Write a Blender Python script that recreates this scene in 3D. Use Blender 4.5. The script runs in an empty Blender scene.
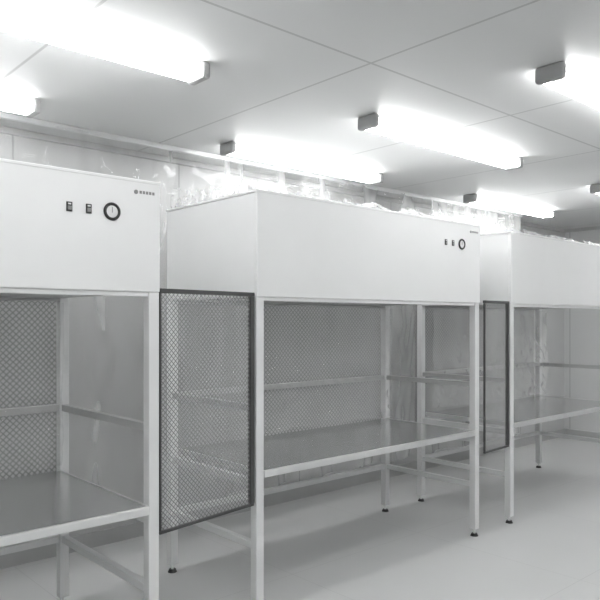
import bpy, bmesh, math, random
from mathutils import Vector, Matrix, noise
random.seed(4)
sc = bpy.context.scene
sc.view_settings.view_transform = 'Standard'
sc.view_settings.look = 'None'

# ------------------------------------------------------------------ materials
def new_mat(name):
    m = bpy.data.materials.new(name); m.use_nodes = True
    nt = m.node_tree
    return m, nt, nt.nodes['Principled BSDF'], nt.nodes['Material Output']

def g(v): return (v * .992, v, v * .998, 1)

def solid(name, v, rough=0.5, metal=0.0, var=0.03, scale=3.0):
    m, nt, b, o = new_mat(name)
    tc = nt.nodes.new('ShaderNodeTexCoord'); n = nt.nodes.new('ShaderNodeTexNoise')
    n.inputs['Scale'].default_value = scale; n.inputs['Detail'].default_value = 4
    r = nt.nodes.new('ShaderNodeValToRGB')
    r.color_ramp.elements[0].position = .3; r.color_ramp.elements[1].position = .7
    r.color_ramp.elements[0].color = g(max(0, v - var)); r.color_ramp.elements[1].color = g(min(1, v + var))
    nt.links.new(tc.outputs['Object'], n.inputs['Vector'])
    nt.links.new(n.outputs['Fac'], r.inputs[0])
    nt.links.new(r.outputs[0], b.inputs['Base Color'])
    b.inputs['Roughness'].default_value = rough; b.inputs['Metallic'].default_value = metal
    return m

def emis(name, s):
    m, nt, b, o = new_mat(name)
    b.inputs['Base Color'].default_value = g(.9)
    b.inputs['Emission Color'].default_value = (1, 1, 1, 1)
    b.inputs['Emission Strength'].default_value = s
    return m

def film(name, opac=.12, v=.9, rough=.12, edge=.5):
    m, nt, b, o = new_mat(name)
    b.inputs['Base Color'].default_value = g(v); b.inputs['Roughness'].default_value = rough
    b.inputs['Specular IOR Level'].default_value = 1.0
    t = nt.nodes.new('ShaderNodeBsdfTransparent'); mx = nt.nodes.new('ShaderNodeMixShader')
    lw = nt.nodes.new('ShaderNodeLayerWeight'); lw.inputs['Blend'].default_value = .35
    mr = nt.nodes.new('ShaderNodeMapRange'); mr.inputs['To Min'].default_value = opac; mr.inputs['To Max'].default_value = min(1, opac + edge)
    nt.links.new(lw.outputs['Facing'], mr.inputs['Value']); nt.links.new(mr.outputs[0], mx.inputs[0])
    nt.links.new(t.outputs[0], mx.inputs[1]); nt.links.new(b.outputs[0], mx.inputs[2])
    nt.links.new(mx.outputs[0], o.inputs[0])
    return m

def mesh_curtain(name, pitch=.03, dark=.12, light=.5, base_opac=.45, line_opac=.95):
    """diagonal conductive-grid PVC curtain; pattern in object X/Z"""
    m, nt, b, o = new_mat(name)
    tc = nt.nodes.new('ShaderNodeTexCoord'); sp = nt.nodes.new('ShaderNodeSeparateXYZ')
    nt.links.new(tc.outputs['Object'], sp.inputs[0])
    def line(sign):
        a = nt.nodes.new('ShaderNodeMath'); a.operation = 'ADD' if sign > 0 else 'SUBTRACT'
        nt.links.new(sp.outputs['X'], a.inputs[0]); nt.links.new(sp.outputs['Z'], a.inputs[1])
        p = nt.nodes.new('ShaderNodeMath'); p.operation = 'PINGPONG'; p.inputs[1].default_value = pitch / 2
        nt.links.new(a.outputs[0], p.inputs[0])
        c = nt.nodes.new('ShaderNodeMath'); c.operation = 'LESS_THAN'; c.inputs[1].default_value = pitch * .12
        nt.links.new(p.outputs[0], c.inputs[0]); return c
    l1, l2 = line(1), line(-1)
    mx = nt.nodes.new('ShaderNodeMath'); mx.operation = 'MAXIMUM'
    nt.links.new(l1.outputs[0], mx.inputs[0]); nt.links.new(l2.outputs[0], mx.inputs[1])
    cr = nt.nodes.new('ShaderNodeMix'); cr.data_type = 'RGBA'
    cr.inputs[6].default_value = g(light); cr.inputs[7].default_value = g(dark)
    nt.links.new(mx.outputs[0], cr.inputs[0]); nt.links.new(cr.outputs[2], b.inputs['Base Color'])
    mr = nt.nodes.new('ShaderNodeMapRange'); mr.inputs['To Min'].default_value = base_opac; mr.inputs['To Max'].default_value = line_opac
    nt.links.new(mx.outputs[0], mr.inputs['Value'])
    t = nt.nodes.new('ShaderNodeBsdfTransparent'); ms = nt.nodes.new('ShaderNodeMixShader')
    nt.links.new(mr.outputs[0], ms.inputs[0]); nt.links.new(t.outputs[0], ms.inputs[1]); nt.links.new(b.outputs[0], ms.inputs[2])
    nt.links.new(ms.outputs[0], o.inputs[0])
    b.inputs['Roughness'].default_value = .35
    return m

def panel_mat(name, v, seam, px, py, axes=('X', 'Y'), offs=(0, 0), w=.006, rough=.5):
    m, nt, b, o = new_mat(name)
    tc = nt.nodes.new('ShaderNodeTexCoord'); sp = nt.nodes.new('ShaderNodeSeparateXYZ')
    nt.links.new(tc.outputs['Object'], sp.inputs[0])
    outs = []
    for ax, p, of in zip(axes, (px, py), offs):
        if not p: continue
        a = nt.nodes.new('ShaderNodeMath'); a.operation = 'ADD'; a.inputs[1].default_value = of
        nt.links.new(sp.outputs[ax], a.inputs[0])
        q = nt.nodes.new('ShaderNodeMath'); q.operation = 'PINGPONG'; q.inputs[1].default_value = p / 2
        nt.links.new(a.outputs[0], q.inputs[0])
        c = nt.nodes.new('ShaderNodeMath'); c.operation = 'LESS_THAN'; c.inputs[1].default_value = w
        nt.links.new(q.outputs[0], c.inputs[0]); outs.append(c.outputs[0])
    f = outs[0]
    if len(outs) > 1:
        mm = nt.nodes.new('ShaderNodeMath'); mm.operation = 'MAXIMUM'
        nt.links.new(outs[0], mm.inputs[0]); nt.links.new(outs[1], mm.inputs[1]); f = mm.outputs[0]
    n = nt.nodes.new('ShaderNodeTexNoise'); n.inputs['Scale'].default_value = 1.2
    nt.links.new(tc.outputs['Object'], n.inputs['Vector'])
    cr = nt.nodes.new('ShaderNodeMix'); cr.data_type = 'RGBA'
    cr.inputs[6].default_value = g(v * .96); cr.inputs[7].default_value = g(min(1, v * 1.04)); nt.links.new(n.outputs['Fac'], cr.inputs[0])
    c2 = nt.nodes.new('ShaderNodeMix'); c2.data_type = 'RGBA'
    nt.links.new(cr.outputs[2], c2.inputs[6]); c2.inputs[7].default_value = g(seam); nt.links.new(f, c2.inputs[0])
    nt.links.new(c2.outputs[2], b.inputs['Base Color']); b.inputs['Roughness'].default_value = rough
    return m

M_white = solid('powder_coated_white', .80, .38, 0, .012)
M_post = solid('painted_post', .76, .35, 0, .02)
M_rail = solid('rail_grey', .5, .4, .1, .03)
M_dark = solid('dark_frame', .06, .45, 0, .01)
M_black = solid('black_plastic', .02, .4, 0, .005)
M_face = solid('gauge_face', .75, .4, 0, .01)
M_logo = solid('label_grey', .25, .5, 0, .02)
M_steel = solid('stainless_steel', .68, .2, .85, .02, 2)
M_edge = solid('steel_edge', .78, .28, .7, .03, 6)
M_filter = panel_mat('filter_grille', .6, .25, .04, .04, ('X', 'Y'), w=.003)
M_mesh = mesh_curtain('grid_curtain', pitch=.032, dark=.22, light=.72, base_opac=.55, line_opac=.8)
M_mesh2 = mesh_curtain('grid_curtain_gap', pitch=.024, dark=.24, light=.66, base_opac=.30, line_opac=.62)
M_film = film('clear_plastic_film', .09, .95, .08, .5)
M_film2 = film('crumpled_film', .12, .95, .10, .5)
M_film3 = film('hanging_film', .10, .95, .10, .65)
M_tube = emis('fluorescent_tube_glow', 19)
M_lhouse = solid('lamp_housing', .75, .5, 0, .02)
M_lend = solid('lamp_end_cap', .36, .5, 0, .02)
M_ceil = panel_mat('ceiling_panels', .69, .48, 1.2, 2.4, w=.007, offs=(.35, .95))
M_wall = panel_mat('cleanroom_wall', .58, .38, 1.2, 0, ('X', 'Z'), w=.006)
M_wallY = panel_mat('cleanroom_wall_end', .68, .48, 1.2, 0, ('Y', 'Z'), w=.006)
M_floor = panel_mat('epoxy_floor', .74, .64, 1.2, 1.2, w=.002, rough=.2)

# ------------------------------------------------------------------ helpers
def obj_from_bm(name, bm, mat, parent=None, loc=(0, 0, 0), smooth=False):
    me = bpy.data.meshes.new(name); bm.to_mesh(me); bm.free()
    o = bpy.data.objects.new(name, me); sc.collection.objects.link(o)
    me.materials.append(mat); o.location = loc
    if smooth:
        for p in me.polygons: p.use_smooth = True
    if parent: o.parent = parent
    return o

def box(name, lo, hi, mat, parent=None, bev=.003):
    lo = Vector(lo); hi = Vector(hi); c = (lo + hi) / 2; s = hi - lo
    bm = bmesh.new(); bmesh.ops.create_cube(bm, size=1)
    bmesh.ops.scale(bm, vec=s, verts=bm.verts)
    if bev and min(s) > bev * 2.5:
        bmesh.ops.bevel(bm, geom=bm.edges[:], offset=bev, segments=2, affect='EDGES', profile=.5)
    return obj_from_bm(name, bm, mat, parent, c)

def cyl(name, c, r, d, axis, mat, parent=None, seg=32, r2=None):
    bm = bmesh.new(); bmesh.ops.create_cone(bm, cap_ends=True, segments=seg, radius1=r, radius2=r if r2 is None else r2, depth=d)
    if axis == 'X': bmesh.ops.rotate(bm, matrix=Matrix.Rotation(math.pi / 2, 3, 'Y'), verts=bm.verts)
    if axis == 'Y': bmesh.ops.rotate(bm, matrix=Matrix.Rotation(math.pi / 2, 3, 'X'), verts=bm.verts)
    return obj_from_bm(name, bm, mat, parent, c)

def torus(name, c, R, r, mat, parent):
    bm = bmesh.new(); N = 36; K = 10; vs = []
    for i in range(N):
        a = 2 * math.pi * i / N; row = []
        for k in range(K):
            b = 2 * math.pi * k / K; q = R + r * math.cos(b)
            row.append(bm.verts.new((q * math.cos(a), r * math.sin(b), q * math.sin(a))))
        vs.append(row)
    for i in range(N):
        for k in range(K):
            bm.faces.new((vs[i][k], vs[(i + 1) % N][k], vs[(i + 1) % N][(k + 1) % K], vs[i][(k + 1) % K]))
    bmesh.ops.recalc_face_normals(bm, faces=bm.faces)
    return obj_from_bm(name, bm, mat, parent, c, True)

def empty(name, loc=(0, 0, 0)):
    e = bpy.data.objects.new(name, None); sc.collection.objects.link(e); e.location = loc
    e.empty_display_size = .2
    return e

def sheet(name, p0, u, v, nu, nv, fn, mat, parent=None, smooth=True):
    """grid p0+u*s+v*t displaced by fn(s,t)->Vector"""
    bm = bmesh.new(); p0 = Vector(p0); u = Vector(u); v = Vector(v)
    G = [[bm.verts.new(p0 + u * (i / nu) + v * (j / nv) + fn(i / nu, j / nv)) for j in range(nv + 1)] for i in range(nu + 1)]
    for i in range(nu):
        for j in range(nv):
            bm.faces.new((G[i][j], G[i + 1][j], G[i + 1][j + 1], G[i][j + 1]))
    return obj_from_bm(name, bm, mat, parent, (0, 0, 0), smooth)

# ------------------------------------------------------------------ room
XL, XR, YF, YB, H = -3.2, 8.6, -3.0, 4.35, 2.72
t = .1
box('floor', (XL - t, YF - t, -t), (XR + t, YB + t, 0), M_floor, bev=0)
box('ceiling', (XL - t, YF - t, H), (XR + t, YB + t, H + t), M_ceil, bev=0)
box('wall_back', (XL, YB, 0), (XR, YB + t, H), M_wall, bev=0)
box('wall_front', (XL, YF - t, 0), (XR, YF, H), M_wallY, bev=0)
box('wall_left', (XL - t, YF, 0), (XL, YB, H), M_wallY, bev=0)
box('wall_right', (XR, YF, 0), (XR + t, YB, H), M_wallY, bev=0)
box('baseboard_back', (XL, YB - .02, 0), (XR, YB, .1), M_rail, bev=.002)
box('baseboard_right', (XR - .02, YF, 0), (XR, YB - .02, .1), M_rail, bev=.002)
box('trim_1', (XL, YB - .03, H - .04), (XR, YB, H), M_rail, bev=.002)
box('trim_2', (XR - .03, YF, H - .04), (XR, YB - .03, H), M_rail, bev=.002)

# ------------------------------------------------------------------ benches
PW = .05
def bench(x0, x1, y0, y1, ztop, zhead, ztab, zmid, gap=None, cover=1.0):
    e = empty('laminar_flow_clean_bench', (x0, y0, 0))
    P = []
    def add(o): P.append(o); return o
    # posts, feet
    for nm, px, py in (('front_left', x0, y0), ('front_right', x1 - PW, y0), ('back_left', x0, y1 - PW), ('back_right', x1 - PW, y1 - PW)):
        add(box('post_' + nm, (px, py, .05), (px + PW, py + PW, zhead), M_post, bev=.004))
        add(cyl('foot_stem_' + nm, (px + PW / 2, py + PW / 2, .035), .008, .04, 'Z', M_edge))
        add(cyl('foot_pad_' + nm, (px + PW / 2, py + PW / 2, .009), .028, .018, 'Z', M_black, r2=.02))
    # header cabinet
    add(box('header_cabinet', (x0, y0 + .012, zhead), (x1, y1, ztop - .004), M_white, bev=.006))
    add(box('header_front_panel', (x0, y0 - .006, zhead), (x1, y0 + .012, ztop), M_white, bev=.004))
    add(box('header_top_lid', (x0 - .004, y0 - .008, ztop - .004), (x1 + .004, y1 + .004, ztop + .010), M_white, bev=.003))
    add(box('filter_face', (x0 + .07, y0 + .07, zhead - .006), (x1 - .07, y1 - .07, zhead + .004), M_filter, bev=0))
    add(box('filter_rim_front', (x0 + PW, y0 + .005, zhead - .02), (x1 - PW, y0 + .045, zhead), M_post))
    add(box('filter_rim_back', (x0 + PW, y1 - .045, zhead - .02), (x1 - PW, y1 - .005, zhead), M_rail))
    # side + back rails
    def rails(z, h, tag, mt):
        add(box(f'rail_left_{tag}', (x0 + .008, y0 + PW, z - h), (x0 + .042, y1 - PW, z), mt))
        add(box(f'rail_right_{tag}', (x1 - .042, y0 + PW, z - h), (x1 - .008, y1 - PW, z), mt))
        add(box(f'rail_back_{tag}', (x0 + PW, y1 - .042, z - h), (x1 - PW, y1 - .008, z), mt))
    rails(zmid, .035, 'mid', M_rail)
    rails(ztab - .045, .04, 'table', M_post)
    rails(.38, .035, 'low', M_post)
    # table with turned-down edge, raised seamed border
    add(box('table_top', (x0 + .055, y0 + .012, ztab - .028), (x1 - .055, y1 - .055, ztab), M_steel, bev=.003))
    add(box('table_front_edge', (x0 + .05, y0 - .004, ztab - .036), (x1 - .05, y0 + .012, ztab + .002), M_edge, bev=.004))
    add(box('table_left_edge', (x0 + .045, y0 + .012, ztab - .03), (x0 + .055, y1 - .055, ztab + .003), M_edge, bev=.002))
    add(box('table_right_edge', (x1 - .055, y0 + .012, ztab - .03), (x1 - .045, y1 - .055, ztab + .003), M_edge, bev=.002))
    # controls
    zc = ztop - .14; yf = y0 - .006
    gx = x1 - .225
    add(torus('gauge_bezel', (gx, yf - .004, zc), .031, .0065, M_black, None))
    add(cyl('gauge_dial', (gx, yf - .002, zc), .030, .006, 'Y', M_face))
    add(box('gauge_needle', (gx - .0012, yf - .007, zc - .004), (gx + .0012, yf - .005, zc + .018), M_logo, bev=0))
    for k, dx in enumerate((.325, .405)):
        sx = x1 - dx
        add(box(f'switch_{k}_bezel', (sx - .012, yf - .005, zc - .018), (sx + .012, yf, zc + .020), M_black, bev=.0015))
        add(box(f'switch_{k}_rocker', (sx - .008, yf - .009, zc - .012), (sx + .008, yf - .005, zc + .004), M_logo, bev=.001))
        add(box(f'switch_{k}_label', (sx - .006, yf - .006, zc + .009), (sx + .006, yf - .005, zc + .015), M_face, bev=0))
    add(cyl('nameplate_mark', (x1 - .115, yf - .001, ztop - .045), .009, .003, 'Y', M_logo))
    for k in range(5):
        add(box(f'nameplate_letter_{k}', (x1 - .098 + k * .015, yf - .002, ztop - .05), (x1 - .088 + k * .015, yf, ztop - .038), M_logo, bev=0))
    # grid curtain on the back, lightly rippled
    def rip(a, b): return Vector((0, .006 * math.sin(a * 40) + .01 * noise.noise(Vector((a * 6, b * 3, x0))), 0))
    add(sheet('back_grid_curtain', (x0 + .01, y1 + .03, ztab - .1), (x1 - x0 - .02, 0, 0), (0, 0, zhead - ztab + .1), 80, 6, rip, M_mesh))
    # clear film hanging behind the working opening, wrinkled towards the hem
    def wr(a, b):
        k = (1 - b)
        return Vector((0, .012 * noise.noise(Vector((a * 14, b * 9, x0 + 3))) + .05 * k * noise.noise(Vector((a * 5, b * 4, x0 + 9))) + .03 * k * abs(noise.noise(Vector((a * 24 + b * 8, b * 12, x0)))), .02 * k * noise.noise(Vector((a * 7, 0, x0)))))
    add(sheet('clear_film_curtain', (x0 + .06, y1 - .13, ztab + .03), (x1 - x0 - .12, 0, 0), (0, 0, zhead - ztab - .06), 130, 70, wr, M_film))
    # thin clear film left over the lid, standing up along the edges
    def cr(a, b):
        n1 = noise.noise(Vector((a * 40, b * 3, x0 + 1))); n2 = noise.noise(Vector((a * 11, b * 2, x0 + 5)))
        n3 = abs(noise.noise(Vector((a * 25, b * 5, x0 + 7))))
        return Vector((.01 * n1, .05 * n2 * b + .03 * n1, b * (.05 * n2 + .025 * n1) + .02 * b * n3))
    L = x1 - x0
    if cover > .5:
        add(sheet('cover_film_front', (x0, y0 + .05, ztop + .012), (L, 0, 0), (0, .03, .03), 240, 6, cr, M_film2, smooth=False))
        add(sheet('cover_film_side', (x0 + .02, y0 + .05, ztop + .012), (0, y1 - y0 - .1, 0), (0.02, 0, .06), 110, 6, cr, M_film2, smooth=False))
    add(sheet('cover_film_back', (x0, y1 - .05, ztop + .012), (L, 0, 0), (0, .02, .05 + .08 * cover), 200, 8, cr, M_film2, smooth=False))
    # dark framed filler screen closing the gap to the neighbouring bench
    if gap:
        gx0, gy0 = gap; gx1, gy1 = x0 - .012, y0 + .012
        zt, zb = zhead + .02, ztab - .17
        d = Vector((gx1 - gx0, gy1 - gy0, 0)); Lg = d.length; ang = math.atan2(d.y, d.x)
        fr = []
        w = .02
        fr.append(box('gap_frame_top', (0, -.012, zt - w), (Lg, .012, zt), M_dark))
        fr.append(box('gap_frame_bottom', (0, -.008, zb), (Lg, .008, zb + .014), M_dark))
        fr.append(box('gap_frame_left', (0, -.008, zb + .014), (.01, .008, zt - w), M_dark))
        fr.append(box('gap_frame_right', (Lg - .028, -.0118, zb + .014), (Lg, .0118, zt - w), M_dark))
        fr.append(sheet('gap_grid_curtain', (w * .5, 0, zb + w * .5), (Lg - w, 0, 0), (0, 0, zt - zb - w), 2, 2, lambda a, b: Vector((0, 0, 0)), M_mesh2))
        R = Matrix.Translation((gx0, gy0, 0)) @ Matrix.Rotation(ang, 4, 'Z')
        for o in fr:
            o.matrix_world = R @ Matrix.Translation(o.location); P.append(o)
    bpy.context.view_layer.update()
    for o in P:
        mw = o.matrix_world.copy(); o.parent = e
        o.matrix_parent_inverse = Matrix.Translation((-x0, -y0, 0)); o.matrix_basis = mw
    return e

bench(-.48, 1.515, 2.60, 3.59, 2.115, 1.65, .73, 1.08, cover=.3)
bench(2.16, 4.17, 2.74, 3.62, 2.19, 1.65, .75, 1.09, gap=(1.545, 2.655))
bench(4.58, 6.58, 2.74, 3.62, 2.185, 1.65, .75, 1.09, gap=(4.20, 2.72))

# ------------------------------------------------------------------ clear film curtain hung from the ceiling behind the benches
def fold(a, b):
    k = 1 - b
    return Vector((.02 * k * noise.noise(Vector((a * 20, 1, 2))),
                   .035 * math.sin(a * 95 + 2 * noise.noise(Vector((a * 9, 0, 0)))) * (.35 + .65 * k) + .05 * noise.noise(Vector((a * 18, b * 3, 0))) + .03 * noise.noise(Vector((a * 60, b * 14, 3))), 0))
cu = empty('clear_plastic_curtain', (-.6, 4.05, H))
c1 = sheet('curtain_film', (0, 0, -H + .25), (7.6, 0, 0), (0, 0, H - .27), 620, 36, fold, M_film3, cu)
c2 = box('curtain_track', (0, -.015, -.03), (7.6, .015, 0), M_edge, cu)

# ------------------------------------------------------------------ ceiling lights
def lamp(x0, y, L=1.5):
    e = empty('fluorescent_ceiling_light', (x0, y, H)); P = []
    z = H
    bm = bmesh.new()
    prof = [(-.055, 0), (.055, 0), (.055, -.015), (.028, -.045), (-.028, -.045), (-.055, -.015)]
    a = [bm.verts.new((0, p[0], p[1])) for p in prof]; b = [bm.verts.new((L, p[0], p[1])) for p in prof]
    bm.faces.new(a[::-1]); bm.faces.new(b)
    for i in range(6): bm.faces.new((a[i], a[(i + 1) % 6], b[(i + 1) % 6], b[i]))
    bmesh.ops.recalc_face_normals(bm, faces=bm.faces)
    P.append(obj_from_bm('housing', bm, M_lhouse, None, (x0, y, z)))
    for nm, xx in (('a', x0 - .012), ('b', x0 + L - .03)):
        P.append(box('end_cap_' + nm, (xx, y - .072, z - .078), (xx + .042, y + .072, z), M_lend, bev=.014))
    for k, dy in enumerate((-.05, .05)):
        P.append(cyl(f'tube_{k}', (x0 + L / 2, y + dy, z - .055), .014, L - .06, 'X', M_tube, seg=12))
    bpy.context.view_layer.update()
    for o in P:
        mw = o.matrix_world.copy(); o.parent = e
        o.matrix_parent_inverse = Matrix.Translation((-x0, -y, -H)); o.matrix_basis = mw

for y, xs in ((3.72, (-2.8, -.1, 2.68, 5.5)), (2.68, (-2.5, .28, 2.93, 5.9)), (1.58, (-2.5, .15, 2.98, 5.75)), (.1, (-2.5, .28, 2.95, 5.75)), (-1.6, (-2.5, .28, 2.95, 5.75))):
    for x in xs: lamp(x, y, 1.6 if (y == 2.68 and x == 2.93) else 1.5)

# ------------------------------------------------------------------ world, camera
w = bpy.data.worlds.new('World'); sc.world = w; w.use_nodes = True
w.node_tree.nodes['Background'].inputs[0].default_value = g(.6)
w.node_tree.nodes['Background'].inputs[1].default_value = .3
cam = bpy.data.cameras.new('Camera'); co = bpy.data.objects.new('Camera', cam); sc.collection.objects.link(co)
co.location = (0, 0, 1.53); co.rotation_euler = (math.pi / 2, 0, -math.atan2(.668, .744))
cam.sensor_width = 36; cam.lens = 40.8; cam.shift_y = 20 / 600
sc.camera = co
